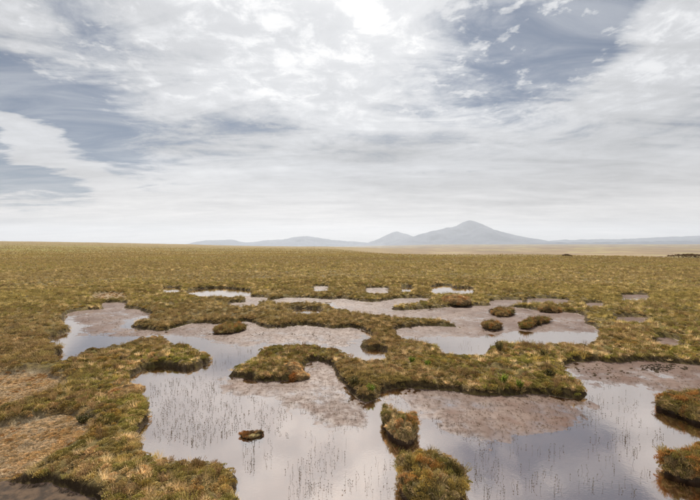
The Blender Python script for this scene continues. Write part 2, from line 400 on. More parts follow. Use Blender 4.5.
def mud_bsdf(T, p, film=True):
    a = T.noise(p, 0.8, 6, 0.6); b = T.noise(p, 7, 7, 0.68); c = T.noise(p, 30, 4, 0.7); e = T.noise(p, 1.9, 6, 0.65)
    col = T.mix(T.ss(a, 0.36, 0.64), (0.092, 0.051, 0.036), (0.150, 0.098, 0.075))
    col = T.mix(T.math('MULTIPLY', T.ss(e, 0.50, 0.66), 0.65), col, (0.100, 0.048, 0.030))
    col = T.mix(T.math('MULTIPLY', T.ss(b, 0.48, 0.66), 0.6), col, (0.060, 0.036, 0.025))
    col = T.mix(T.math('MULTIPLY', T.ss(c, 0.60, 0.72), 0.5), col, (0.026, 0.017, 0.012))
    bh = T.math('ADD', T.math('MULTIPLY', b, 1.0), T.math('ADD', T.math('MULTIPLY', c, 0.35), e))
    sp = T.add('ShaderNodeSeparateXYZ'); T.l.new(p, sp.inputs[0])
    hz = T.math('ADD', sp.outputs[2], T.math('MULTIPLY', T.math('SUBTRACT', b, 0.5), 0.006))
    hz = T.math('ADD', hz, T.math('MULTIPLY', T.math('SUBTRACT', e, 0.5), 0.022))
    dry = T.ss(hz, -0.008, 0.013, 0.35, 1.0)
    rough = T.math('ADD', 0.50, T.math('MULTIPLY', T.ss(b, 0.4, 0.6), 0.2))
    bs = T.add('ShaderNodeBsdfPrincipled'); T.l.new(col, bs.inputs['Base Color']); T.l.new(rough, bs.inputs['Roughness']); bs.inputs['Specular IOR Level'].default_value = 0.25
    bn = T.add('ShaderNodeBump'); T.l.new(bh, bn.inputs['Height']); bn.inputs['Strength'].default_value = 0.25; bn.inputs['Distance'].default_value = 0.012
    T.l.new(bn.outputs[0], bs.inputs['Normal'])
    if not film: return bs.outputs[0]
    # a film of water lies on the lowest mud
    up = T.add('ShaderNodeCombineXYZ'); up.inputs[2].default_value = 1.0      # the film lies level
    gl = T.add('ShaderNodeBsdfGlossy'); gl.inputs['Roughness'].default_value = 0.05; gl.inputs['Color'].default_value = (0.98, 0.925, 0.885, 1); T.l.new(up.outputs[0], gl.inputs['Normal'])
    mx = T.add('ShaderNodeMixShader'); T.l.new(T.math('MULTIPLY', schlick(T, up.outputs[0], 0.54), T.math('SUBTRACT', 1.0, dry)), mx.inputs[0])
    T.l.new(bs.outputs[0], mx.inputs[1]); T.l.new(gl.outputs[0], mx.inputs[2])
    return mx.outputs[0]
def m_mud():
    m, T, out = material('wet_peat_mud'); T.l.new(mud_bsdf(T, pos(T)), out.inputs['Surface'])
    return m
def schlick(T, normal, r0):
    lw = T.add('ShaderNodeLayerWeight'); lw.inputs[0].default_value = 0.5
    if normal is not None: T.l.new(normal, lw.inputs['Normal'])
    return T.math('ADD', r0, T.math('MULTIPLY', T.math('POWER', lw.outputs['Facing'], 3.5), 1 - r0))
def m_water():
    m, T, out = material('bog_water'); p = pos(T)
    n1 = T.noise(p, 3.2, 3, 0.5); n2 = T.noise(T.scale(p, (1, 1.6, 1)), 22, 3, 0.5)
    h = T.math('ADD', T.math('MULTIPLY', n1, 0.5), T.math('MULTIPLY', n2, 0.22))
    bn = T.add('ShaderNodeBump'); T.l.new(h, bn.inputs['Height']); bn.inputs['Strength'].default_value = 0.10; bn.inputs['Distance'].default_value = 0.02
    gl = T.add('ShaderNodeBsdfGlossy'); gl.inputs['Roughness'].default_value = 0.035; gl.inputs['Color'].default_value = (0.98, 0.925, 0.885, 1)
    T.l.new(bn.outputs[0], gl.inputs['Normal'])
    tr = T.add('ShaderNodeBsdfTransparent'); tr.inputs['Color'].default_value = (0.86, 0.66, 0.48, 1)
    mx = T.add('ShaderNodeMixShader'); T.l.new(schlick(T, bn.outputs[0], 0.54), mx.inputs[0]); T.l.new(tr.outputs[0], mx.inputs[1]); T.l.new(gl.outputs[0], mx.inputs[2])
    T.l.new(mx.outputs[0], out.inputs['Surface'])
    return m
def m_plant(name, transl=0.35, var=0.5, rough=0.75):
    """colour per instance (tint) times a random shade per leaf"""
    m, T, out = material(name)
    t = T.add('ShaderNodeAttribute', attribute_type='INSTANCER', attribute_name='tint')
    lv = T.add('ShaderNodeAttribute', attribute_name='leaf')
    f = T.math('ADD', 1 - var * 0.55, T.math('MULTIPLY', lv.outputs['Fac'], var * 1.1))
    vm = T.add('ShaderNodeVectorMath', operation='SCALE'); T.l.new(t.outputs['Color'], vm.inputs[0]); T.l.new(f, vm.inputs['Scale'])
    d = T.add('ShaderNodeBsdfPrincipled'); T.l.new(vm.outputs[0], d.inputs['Base Color']); d.inputs['Roughness'].default_value = rough
    d.inputs['Specular IOR Level'].default_value = 0.2
    tl = T.add('ShaderNodeBsdfTranslucent'); T.l.new(vm.outputs[0], tl.inputs['Color'])
    mx = T.add('ShaderNodeMixShader'); mx.inputs[0].default_value = transl
    T.l.new(d.outputs[0], mx.inputs[1]); T.l.new(tl.outputs[0], mx.inputs[2]); T.l.new(mx.outputs[0], out.inputs['Surface'])
    return m
def m_solid(name, c1, c2, scale=8, rough=0.8, transl=0.0, attr=None, spec=0.25, bstr=0.4):
    m, T, out = material(name)
    p = T.add('ShaderNodeTexCoord').outputs['Object']
    n = T.noise(p, scale, 6, 0.65)
    col = T.mix(T.ss(n, 0.36, 0.64), c1, c2)
    if attr:
        at = T.add('ShaderNodeAttribute', attribute_name=attr); col = T.mix(1.0, col, T.mix(at.outputs['Fac'], (0.6, 0.6, 0.6), (1.25, 1.25, 1.25)), 'MULTIPLY')
    b = principled(T, out, col, rough, spec, n, bstr, 0.03)
    if transl:
        tl = T.add('ShaderNodeBsdfTranslucent'); T.l.new(col, tl.inputs['Color']); mx = T.add('ShaderNodeMixShader'); mx.inputs[0].default_value = transl
        T.l.new(b.outputs[0], mx.inputs[1]); T.l.new(tl.outputs[0], mx.inputs[2]); T.l.new(mx.outputs[0], out.inputs['Surface'])
    return m
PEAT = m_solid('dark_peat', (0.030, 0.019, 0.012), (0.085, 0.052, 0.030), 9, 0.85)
MOOR = m_moor(); MUD = m_mud(); WATER = m_water()
HEATH = m_plant('heather_leaves', 0.30, 0.7); GRASS = m_plant('sedge_blades', 0.40, 0.6); MOSS = m_plant('moss_tips', 0.25, 0.6)

# ------------------------------------------------------------------ ground: one polar sheet split into moorland and peat floor
def build_ground():
    a_in = np.linspace(-R(50), R(50), 430)
    a_out = np.linspace(R(50), R(310), 90)[1:-1]
    ang = np.concatenate([a_in, a_out]); na = len(ang)
    rr = [1.2]
    while rr[-1] < 12500:
        r = rr[-1]
        rr.append(r + (0.12 if r < 3.3 else 0.0085 * r if r < 60 else 0.0085 * r * (1 + (r - 60) / 120) if r < 400 else 0.05 * r))
    rad = np.array(rr); nr = len(rad)
    A, Rr = np.meshgrid(ang, rad)
    P = np.stack([(np.sin(A) * Rr).ravel(), (np.cos(A) * Rr).ravel()], 1)
    z, f = ground_z(P)
    V = np.column_stack([P, z])
    i = np.arange(nr - 1)[:, None] * na; j = np.arange(na)[None, :]; jn = (j + 1) % na
    Q = np.stack([i + j, i + jn, i + na + jn, i + na + j], -1).reshape(-1, 4)
    Q = Q[:, ::-1]
    em = f['edge'][Q].mean(1)
    pool = (em < 0.05) & (f['r'][Q].mean(1) < 70)
    bank = sst(0.02, 0.08, f['edge']) * (1 - sst(0.75, 0.99, f['edge'])) * (f['r'] < 70)
    dry = (1 - f['fedge']) * f['edge']
    def sub(name, mask, mat, attrs):
        q = Q[mask]; u, inv = np.unique(q, return_inverse=True)
        me = mesh_np(name, V[u], inv.reshape(-1, 4))
        for k, v in attrs.items(): fattr(me, k, v[u])
        o = obj(name, me, mat); tag(o, kind='structure'); return o
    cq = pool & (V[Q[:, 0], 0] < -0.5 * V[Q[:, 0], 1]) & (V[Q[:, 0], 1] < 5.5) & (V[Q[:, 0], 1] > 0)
    sub('shaded_peat', cq, PEAT, {}); pool = pool & ~cq  # near left corner: dark peat colour stands in for shade on the mud
    g = sub('moorland', ~pool & ~cq, MOOR, dict(bank=bank, dry=dry, edge=np.where(f['r'] < 70, f['edge'], 1.0))); m = sub('peat_mud', pool, MUD, {})
    # centre cap under the viewpoint
    n = 48; th = np.linspace(0, 2 * np.pi, n, endpoint=False)
    print('ground verts', len(V), 'rows', nr)
    return g, m
moor_o, mud_o = build_ground()
# water: a level sheet lying in the pools
def build_water():
    xs = np.linspace(-30, 30, 61); ys = np.linspace(1.0, 40, 40)
    X, Y = np.meshgrid(xs, ys); V = np.column_stack([X.ravel(), Y.ravel(), np.zeros(X.size)])
    i = (np.arange(39) * 61)[:, None] + np.arange(60)[None, :]; i = i.ravel()
    me = mesh_np('pool_water', V, np.stack([i, i + 1, i + 62, i + 61], 1))
    tag(obj('pool_water', me, WATER), kind='structure')
build_water()

# ------------------------------------------------------------------ plant prototypes (instanced by the ground cover)
class Geo:
    def __init__(s): s.V = []; s.T = []; s.L = []
    def tri(s, a, b, c, l):
        n = len(s.V); s.V += [a, b, c]; s.T.append((n, n + 1, n + 2)); s.L += [l] * 3
    def quad(s, a, b, c, d, l):
        n = len(s.V); s.V += [a, b, c, d]; s.T += [(n, n + 1, n + 2), (n, n + 2, n + 3)]; s.L += [l] * 4
    def mesh(s, name, mat, smooth=False):
        me = mesh_np(name, np.array(s.V), None, np.array(s.T), smooth); fattr(me, 'leaf', s.L); me.materials.append(mat); return me
rnd = random.Random(11)
def rv(): return Vector((rnd.gauss(0, 1), rnd.gauss(0, 1), rnd.gauss(0, 1))).normalized()
def leaf_diamond(g, p, d, L, w, l):
    s = d.cross(rv()).normalized() * w; g.quad(p, p + d * L * 0.5 + s, p + d * L, p + d * L * 0.5 - s, l)
def blade(g, p, a, lean, L, w, l):
    d0 = Vector((math.cos(a) * lean, math.sin(a) * lean, 1)).normalized(); d1 = (d0 + Vector((math.cos(a), math.sin(a), -0.6)) * lean * 0.7).normalized()
    s = Vector((-math.sin(a), math.cos(a), 0)) * w; m = p + d0 * L * 0.55; t = m + d1 * L * 0.45
    g.quad(p - s, p + s, m + s * 0.8, m - s * 0.8, l); g.tri(m - s * 0.8, m + s * 0.8, t, l)
def p_heather(n_st, hgt, spread, ls):
    g = Geo()
    for k in range(n_st):
        a = rnd.uniform(0, 6.283); le = rnd.uniform(0.1, 1.0); r0 = rnd.uniform(0, 0.03)
        p = Vector((math.cos(a) * r0, math.sin(a) * r0, -0.01)); L = hgt * rnd.uniform(0.7, 1.15)
        d = Vector((math.cos(a) * le * spread, math.sin(a) * le * spread, 1)).normalized(); base = rnd.random()
        n = 7
        for q in range(n):
            p2 = p + d * (L / n); d = (d + Vector((0, 0, 0.10)) + rv() * 0.10).normalized()
            if q > 1 or True:
                for _ in range(2):
                    ld = (d + rv() * 0.8).normalized(); leaf_diamond(g, p2, ld, ls * rnd.uniform(0.7, 1.3), ls * 0.28, min(1, max(0, base * 0.5 + rnd.random() * 0.5)))
            if q % 3 == 0:
                s = d.cross(Vector((0.3, 0.2, 0.9))).normalized() * 0.0016; g.quad(p - s, p + s, p2 + s, p2 - s, 0.05)
            p = p2
    return g
def p_grass(n, hgt, lean, rad, w):
    g = Geo()
    for k in range(n):
        a = rnd.uniform(0, 6.283); r0 = rad * math.sqrt(rnd.random()); b = a + rnd.uniform(-0.9, 0.9)
        blade(g, Vector((math.cos(a) * r0, math.sin(a) * r0, -0.01)), b, rnd.uniform(0.1, lean), hgt * rnd.uniform(0.5, 1.15), w * rnd.uniform(0.7, 1.3), rnd.random())
    return g
def p_moss(n, rad, h):
    """a low cushion bristling with short tips"""
    g = Geo()
    for k in range(n):
        r0 = rad * math.sqrt(rnd.random()); a = rnd.uniform(0, 6.283); q = r0 / rad
        p = Vector((math.cos(a) * r0, math.sin(a) * r0, h * math.sqrt(max(0, 1 - q * q)) - 0.012))
        nrm = (Vector((p.x / rad, p.y / rad, 0.9)) + rv() * 0.5).normalized(); t = nrm.cross(rv()).normalized(); u = nrm.cross(t)
        L = rnd.uniform(0.014, 0.028); w = rnd.uniform(0.005, 0.010); l = rnd.random(); tip = p + nrm * L
        c = [p + (t * math.cos(i * 2.094) + u * math.sin(i * 2.094)) * w for i in range(3)]
        for i in range(3): g.tri(c[i], c[(i + 1) % 3], tip, l)
    return g
PROTO = {
 'heather': [p_heather(20, 0.115, 1.0, 0.016).mesh('heather_sprigs', HEATH), p_heather(16, 0.15, 0.8, 0.017).mesh('heather_sprigs', HEATH), p_heather(26, 0.085, 1.5, 0.015).mesh('heather_sprigs', HEATH)],
 'sedge': [p_grass(44, 0.15, 0.8, 0.05, 0.0022).mesh('sedge_blades', GRASS), p_grass(36, 0.11, 1.5, 0.08, 0.0024).mesh('sedge_blades', GRASS), p_grass(60, 0.075, 1.8, 0.10, 0.0026).mesh('sedge_blades', GRASS)],
 'moss': [p_moss(150, 0.10, 0.045).mesh('moss_tips', MOSS), p_moss(110, 0.075, 0.06).mesh('moss_tips', MOSS)],
 'far': [p_grass(26, 0.20, 1.3, 0.16, 0.008).mesh('sedge_blades', GRASS), p_heather(12, 0.22, 1.3, 0.06).mesh('heather_sprigs', HEATH)],
}
for k, lst in PROTO.items():
    for i, me in enumerate(lst): PROTO[k][i] = bpy.data.objects.new('plant_form', me)      # never placed by themselves
_ng = {}
def gn_for(proto):
    if proto.name in _ng: return _ng[proto.name]
    ng = bpy.data.node_groups.new('scatter', 'GeometryNodeTree')
    ng.interface.new_socket('Geometry', in_out='INPUT', socket_type='NodeSocketGeometry'); ng.interface.new_socket('Geometry', in_out='OUTPUT', socket_type='NodeSocketGeometry')
    N = ng.nodes; gi = N.new('NodeGroupInput'); go = N.new('NodeGroupOutput'); iop = N.new('GeometryNodeInstanceOnPoints'); oi = N.new('GeometryNodeObjectInfo')
    oi.inputs['Object'].default_value = proto; oi.inputs['As Instance'].default_value = True
    def na(nm):
        n = N.new('GeometryNodeInputNamedAttribute'); n.data_type = 'FLOAT_VECTOR'; n.inputs[0].default_value = nm; return n.outputs[0]
    L = ng.links
    L.new(gi.outputs[0], iop.inputs['Points']); L.new(oi.outputs['Geometry'], iop.inputs['Instance'])
    er = N.new('FunctionNodeEulerToRotation'); L.new(na('rot'), er.inputs[0]); L.new(er.outputs[0], iop.inputs['Rotation'])
    L.new(na('scl'), iop.inputs['Scale']); L.new(iop.outputs[0], go.inputs[0])
    _ng[proto.name] = ng; return ng
def scatter(name, proto, P, rot, scl, tint, parent=None):
    me = bpy.data.meshes.new(name); me.vertices.add(len(P)); me.vertices.foreach_set('co', np.asarray(P, np.float32).ravel())
    vattr(me, 'rot', rot); vattr(me, 'scl', scl); vattr(me, 'tint', tint)
    o = obj(name, me, None, parent); md = o.modifiers.new('scatter', 'NODES'); md.node_group = gn_for(proto)
    return tag(o, kind='stuff')

# colours of the bog plants
C_OLIVE = np.array([0.135, 0.112, 0.028]); C_GREEN = np.array([0.175, 0.165, 0.034]); C_STRAW = np.array([0.40, 0.30, 0.165]); C_BROWN = np.array([0.155, 0.095, 0.042])
C_DARK = np.array([0.058, 0.038, 0.018]); C_RUST = np.array([0.29, 0.135, 0.04]); C_TAN = np.array([0.25, 0.175, 0.085]); C_GOLD = np.array([0.25, 0.18, 0.05])
def tints(x, y, kind, n):
    a = fbm(x, y, 0.75, 4, 0.6, 21) + rng.normal(0, 0.14, n); b = fbm(x, y, 1.5, 3, 0.6, 22) + rng.normal(0, 0.14, n) + 0.05
    g = sst(0.05, 0.35, a)[:, None]; s = sst(0.10, 0.40, b)[:, None]; k = sst(0.08, 0.45, -b)[:, None]
    if kind == 'heather':
        c = lerp(lerp(C_BROWN, C_OLIVE, g), C_GREEN, s * 0.8); c = lerp(c, C_DARK, k * 0.75)
    elif kind == 'sedge':
        c = lerp(lerp(C_TAN, C_GOLD, g), C_STRAW, s); c = lerp(c, C_OLIVE, k * 0.5)
    elif kind == 'moss':
        c = lerp(lerp(C_OLIVE, C_TAN, s), C_GREEN, g * 0.6); c = lerp(c, C_RUST, k * 0.32)
    else:
        c = lerp(lerp(C_TAN, C_GOLD, g), C_OLIVE, k * 0.8); c = lerp(c, C_STRAW, s * 0.35)
    big = fbm(x * 0.6, y, 0.055, 4, 0.6, 71); c = lerp(c, np.array([0.235, 0.185, 0.062]), 0.68 * sst(0.05, 0.35, big)[:, None]); c = lerp(c, np.array([0.17, 0.115, 0.055]), 0.6 * sst(0.05, 0.35, -big)[:, None])
    c = lerp(c, C_STRAW * np.array([0.85, 0.8, 0.8]), (0.32 * sst(7.5, 5.5, np.hypot(x, y)) * sst(0.5, -0.5, x) * sst(-0.1, 0.2, fbm(x, y, 2.5, 3, 0.6, 77)))[:, None])
    c = lerp(c, np.array([0.185, 0.143, 0.052]), (0.45 * sst(11, 24, np.hypot(x, y)))[:, None])
    v = 0.12 if kind == 'far' else 0.28
    return {'heather': 2.15, 'sedge': 2.5, 'moss': 2.35, 'far': 2.2}[kind] * c * rng.uniform(1 - v, 1 + v, (n, 1))

def ring_pts(r0, r1, dens, az=R(48)):
    area = az * (r1 ** 2 - r0 ** 2); n = int(area * dens)
    r = np.sqrt(rng.uniform(r0 ** 2, r1 ** 2, n)); a = rng.uniform(-az, az, n)
    return np.stack([np.sin(a) * r, np.cos(a) * r], 1)
NAMES = {'heather': 'heather', 'sedge': 'moor_grass', 'moss': 'moss', 'far': 'moor_grass'}
def cover(kind, bands, thr, grow):
    P = np.concatenate([ring_pts(*b) for b in bands]); z, f = ground_z(P)
    r = f['r']; x, y = f['x'], f['y']; n = len(P)
    patch = fbm(x, y, 0.55, 4, 0.6, {'heather': 31, 'sedge': 32, 'moss': 33, 'far': 34}[kind]) + rng.normal(0, 0.22, n)
    ok = (f['edge'] > 0.35 + 0.45 * (rng.random(n) < 0.75)) & (patch > thr) & ((f['fedge'] > 0.7) | (rng.random(n) < (0.8 if kind != 'heather' else 0.04)))
    if kind == 'far': ok &= ~((r > 92) & (x > r * rng.uniform(-0.05, 0.2, n)) & (rng.random(n) < 0.8))
    P, z, r, x, y = P[ok], z[ok], r[ok], x[ok], y[ok]; ed = f['edge'][ok]; n = len(P)
    dry = 1 - f['fedge'][ok]; s = grow(r) * rng.uniform(0.7, 1.35, n) * (1 - 0.45 * dry); sc_ = np.stack([s, s, s * rng.uniform(0.75, 1.2, n)], 1)
    sc_[:, 2] *= np.where(r > 30, 0.8, 1.0)
    rot = np.stack([rng.normal(0, 0.16, n), rng.normal(0, 0.16, n), rng.uniform(0, 6.283, n)], 1)
    t = tints(x, y, kind, n)
    if kind != 'heather': t = lerp(t, lerp(C_STRAW * 1.5, C_RUST * 1.5, sst(-0.1, 0.3, fbm(x, y, 1.5, 3, 0.6, 61))[:, None]) * rng.uniform(0.7, 1.2, (n, 1)), 0.85 * dry[:, None])
    which = rng.integers(0, len(PROTO[kind]), n); pts = np.column_stack([x, y, z - 0.004])
    lab = {'heather': 'low brown and olive heather covering the bog', 'sedge': 'straw coloured moor grass growing through the bog cover',
           'moss': 'bristly moss cushions covering the bog surface', 'far': 'tawny moor grass covering the far bog'}[kind]
    for i, pr in enumerate(PROTO[kind]):
        m = which == i
        o = scatter(NAMES[kind], pr, pts[m], rot[m], sc_[m], t[m]); tag(o, lab, {'heather': 'heather', 'sedge': 'grass', 'moss': 'moss', 'far': 'grass'}[kind])
    print(kind, n)
near = lambda r: np.clip(0.72 + (r - 8) * 0.02, 0.68, 1.8)
cover('heather', [(3.4, 9, 75), (9, 16, 55), (16, 30, 30), (30, 60, 12), (60, 100, 3)], 0.06, near)
cover('sedge', [(3.4, 9, 110), (9, 16, 80), (16, 34, 30), (34, 60, 10)], -0.10, near)
cover('moss', [(3.4, 9, 190), (9, 16, 110), (16, 34, 30)], -0.32, near)
cover('far', [(28, 50, 15), (50, 80, 10), (80, 130, 5.0), (130, 190, 1.3), (190, 270, 0.5), (270, 400, 0.15)], -0.6, lambda r: np.clip(0.42 + (r - 30) * 0.006, 0.42, 1.1))

def litter():
    P = []
    for G in FLATS[:2]:
        q = rng.uniform(G.min(0), G.max(0), (9000, 2)); q = q[(sdf(q, [G]) < -0.02) & (np.abs(np.degrees(np.arctan2(q[:, 0], q[:, 1]))) < 48)]; P.append(q)
    P = np.concatenate(P); z, f = ground_z(P); n = len(P); x, y = P.T
    k = sst(-0.15, 0.25, fbm(x, y, 1.3, 4, 0.6, 81) + rng.normal(0, 0.1, n))[:, None]
    t = 1.55 * lerp(np.array([0.37, 0.29, 0.19]), np.array([0.33, 0.22, 0.10]), k) * rng.uniform(0.55, 1.5, (n, 1))
    s = rng.uniform(0.18, 0.5, n); rot = np.stack([rng.normal(0, 0.3, n), rng.normal(0, 0.3, n), rng.uniform(0, 6.28, n)], 1)
    m = rng.random(n) < 0.5
    for mm, pr in ((m, PROTO['sedge'][2]), (~m, PROTO['moss'][1])):
        tag(scatter('grass_litter', pr, np.column_stack([P, z])[mm], rot[mm], np.stack([s, s, s * 0.7], 1)[mm], t[mm]), 'matted dead grass and dry moss in the hollows of the left bank', 'litter')
litter()

# ------------------------------------------------------------------ islands of bog mat standing in the pools
TURF = m_solid('hummock_turf', (0.10, 0.075, 0.028), (0.24, 0.18, 0.075), 7, 0.95)
def radial(G, n):
    c = G.mean(0); d = G - c; a = np.arctan2(d[:, 1], d[:, 0]); r = np.hypot(d[:, 0], d[:, 1]); o = np.argsort(a)
    th = np.linspace(-np.pi, np.pi, n, endpoint=False)
    return c, th, np.interp(th, np.r_[a[o] - 2 * np.pi, a[o], a[o] + 2 * np.pi], np.r_[r[o], r[o], r[o]])
def shell(prof, th, rad, seed, c, amp, h):
    """rings (rho, z) swept round an uneven outline"""
    n = len(th); V = [];
    for rho, z in prof:
        x = np.cos(th) * rad * rho; y = np.sin(th) * rad * rho
        k = fbm(x + c[0], y + c[1] + z, 5.0, 3, 0.55, seed); k2 = fbm(x + c[0] * 3 + z * 2, y + c[1], 13.0, 2, 0.5, seed + 1)
        f = 1 + (0.14 * k + 0.06 * k2) * min(1, rho * 1.5)
        V.append(np.column_stack([x * f, y * f, z + amp * (k + 0.4 * k2) * (1 if z > 0.3 * h else 0.25)]))
    V = np.concatenate(V); m = len(prof)
    i = (np.arange(m - 1) * n)[:, None]; j = np.arange(n)[None]; jn = (j + 1) % n
    Q = np.stack([i + j, i + n + j, i + n + jn, i + jn], -1).reshape(-1, 4)
    return V, Q
def scatter_on(root, parent, V, Q, kinds, palette, dens, scale):
    A, B, C_, D_ = (V[Q[:, k]] for k in range(4)); nr = np.cross(C_ - A, D_ - B); ar = np.linalg.norm(nr, axis=1) * 0.5
    for kind, share in kinds:
        n = int(ar.sum() * dens * share); q = rng.choice(len(Q), n, p=ar / ar.sum()); u, v = rng.random((2, n, 1))
        P = (A[q] * (1 - u) + B[q] * u) * (1 - v) + (D_[q] * (1 - u) + C_[q] * u) * v
        N = nr[q] / (np.linalg.norm(nr[q], axis=1)[:, None] + 1e-9); N[N[:, 2] < 0] *= 1
        rot = np.stack([-N[:, 1] * 0.7 + rng.normal(0, 0.15, n), N[:, 0] * 0.7 + rng.normal(0, 0.15, n), rng.uniform(0, 6.28, n)], 1)
        s = scale * rng.uniform(0.65, 1.3, n); S = np.stack([s, s, s], 1)
        loc = np.array(root.location)
        a = fbm(P[:, 0] + loc[0], P[:, 1] + loc[1], 3.2, 3, 0.6, 41) + rng.normal(0, 0.13, n)
        pal = np.array([palette[0], palette[1], palette[2]]); w0 = sst(0.0, 0.3, a)[:, None]; w1 = sst(0.02, 0.32, -a)[:, None]
        t = lerp(lerp(pal[1], pal[0], w0), pal[2], w1) * rng.uniform(0.75, 1.25, (n, 1)) * 1.6
        if kind == 'heather': t = lerp(t, C_OLIVE * 1.6, 0.6)
        k3 = fbm(P[:, 0] + loc[0], P[:, 1] + loc[1], 4.5, 3, 0.6, 47) + rng.normal(0, 0.08, n)
        t = lerp(t, C_RUST * 1.5, 0.75 * sst(0.16, 0.36, k3)[:, None]); t = lerp(t, C_DARK * 1.6, 0.6 * sst(0.2, 0.42, -k3)[:, None]); t = t * 1.2
        wh = rng.integers(0, len(PROTO[kind]), n)
        for i, pr in enumerate(PROTO[kind]):
            m = wh == i
            if m.any(): scatter({'heather': 'heather', 'sedge': 'grass', 'moss': 'moss'}[kind], pr, P[m], rot[m], S[m], t[m], parent)
def hummock(px, h, label, palette, scale=0.6, dens=420, name='moss_hummock', cat='hummock', kinds=(('moss', 0.5), ('sedge', 0.3), ('heather', 0.3)), group='hummocks standing in the pools', n=96):
    G = outline(px, far_h=h * 0.85, n=2); c, th, rad = radial(G, n)
    root = bpy.data.objects.new(name, None); COL.objects.link(root); root.location = (c[0], c[1], 0); root.empty_display_size = 0.1
    tag(root, label, cat, group)
    sd = len(label) % 13
    rad = rad * 0.96
    cp = [(0.02, h * 0.96)] + [(r, h * (0.96 - 0.30 * r ** 3)) for r in np.linspace(0.1, 0.86, 12)] + [(0.94, h * 0.66), (0.985, h * 0.55), (1.0, h * 0.42), (0.985, h * 0.30), (0.95, h * 0.24)]
    V, Q = shell(cp, th, rad, sd, c, min(0.09, h * 0.30), h)
    V[:n] = V[:n].mean(0)
    cv = obj('moss_cover', mesh_np('moss_cover', V, Q), TURF, root)
    bp = [(0.90, h * 0.36), (0.955, h * 0.27), (0.93, h * 0.12), (0.94, 0.0), (0.90, -0.09), (0.5, -0.10)]
    Vb, Qb = shell(bp, th, rad, sd, c, 0.012, h)
    obj('peat_base', mesh_np('peat_base', Vb, Qb), PEAT, root)
    scatter_on(root, cv, V, Q, kinds, palette, dens, scale)
    return root
hummock([(379,416),(382,409),(395,411),(410,412),(418,420),(419,432),(416,444),(407,449),(397,445),(387,436)], 0.26,
        'small oval moss hummock with pale straw top and reddish front, alone in the pool', (C_STRAW, C_STRAW * 0.8, C_OLIVE), 0.5)
hummock([(397,478),(399,463),(407,452),(425,449),(442,450),(448,458),(461,471),(470,485),(468,502),(452,514),(420,516),(402,505)], 0.30,
        'large round olive green hummock with rusty middle cut by the bottom edge', (C_GOLD * 1.1, C_STRAW * 0.75, C_OLIVE), 0.6)
hummock([(652,400),(657,396),(672,395),(700,390),(760,388),(780,405),(760,428),(700,428),(680,419),(665,412),(655,406)], 0.24,
        'upper of the two hummocks cut by the right edge, olive and brown heather', (C_TAN, C_OLIVE, C_BROWN), 0.65)
hummock([(658,467),(664,456),(680,452),(700,446),(745,446),(770,465),(750,490),(700,486),(680,483),(667,477)], 0.26,
        'lower of the two hummocks cut by the right edge, shaggy rusty olive', (C_TAN, C_OLIVE, C_RUST * 0.8), 0.65)
hummock([(212,331),(217,326),(226,323),(238,323),(247,327),(244,331.5),(230,334.5),(216,335.5)], 0.17,
        'low green topped hummock in the pale channel right of the left pool', (C_OLIVE, C_TAN, C_BROWN), 0.75, 260)
hummock([(489,313),(493,309),(503,307.5),(513,309),(516,314),(508,317.5),(496,317)], 0.15,
        'dark brown hummock near the far shore of the right hand mud pool', (C_TAN, C_BROWN, C_DARK), 0.95, 200)
hummock([(481,327),(484,322.5),(492,321),(500,322.5),(503,328),(499,331),(487,330.5)], 0.18,
        'rounded brown hummock in the middle of the right hand mud pool', (C_TAN, C_BROWN, C_DARK), 0.85, 200)
hummock([(518,327),(522,322),(533,318),(546,317),(553,319.5),(550,323),(536,325),(531,330),(522,330.5)], 0.15,
        'long bent dark hummock right of the rounded one in the mud pool', (C_BROWN, C_OLIVE, C_DARK), 0.9, 200)
hummock([(538,311),(544,307.5),(553,307),(563,310),(560,313),(546,313.5)], 0.15,
        'small dark hummock hugging the far shore of the right hand mud pool', (C_TAN, C_BROWN, C_DARK), 0.95, 180)
hummock([(238,437),(243,432),(251,434),(257,430.5),(264,431),(262,437),(252,441),(244,440)], 0.045,
        'ragged clump of dead brown moss barely above the water in the pool', (C_BROWN * 1.2, C_RUST * 0.6, C_DARK), 0.34, 900, 'dead_moss_clump', 'moss clump', (('moss', 0.7), ('sedge', 0.2)), None, 64)

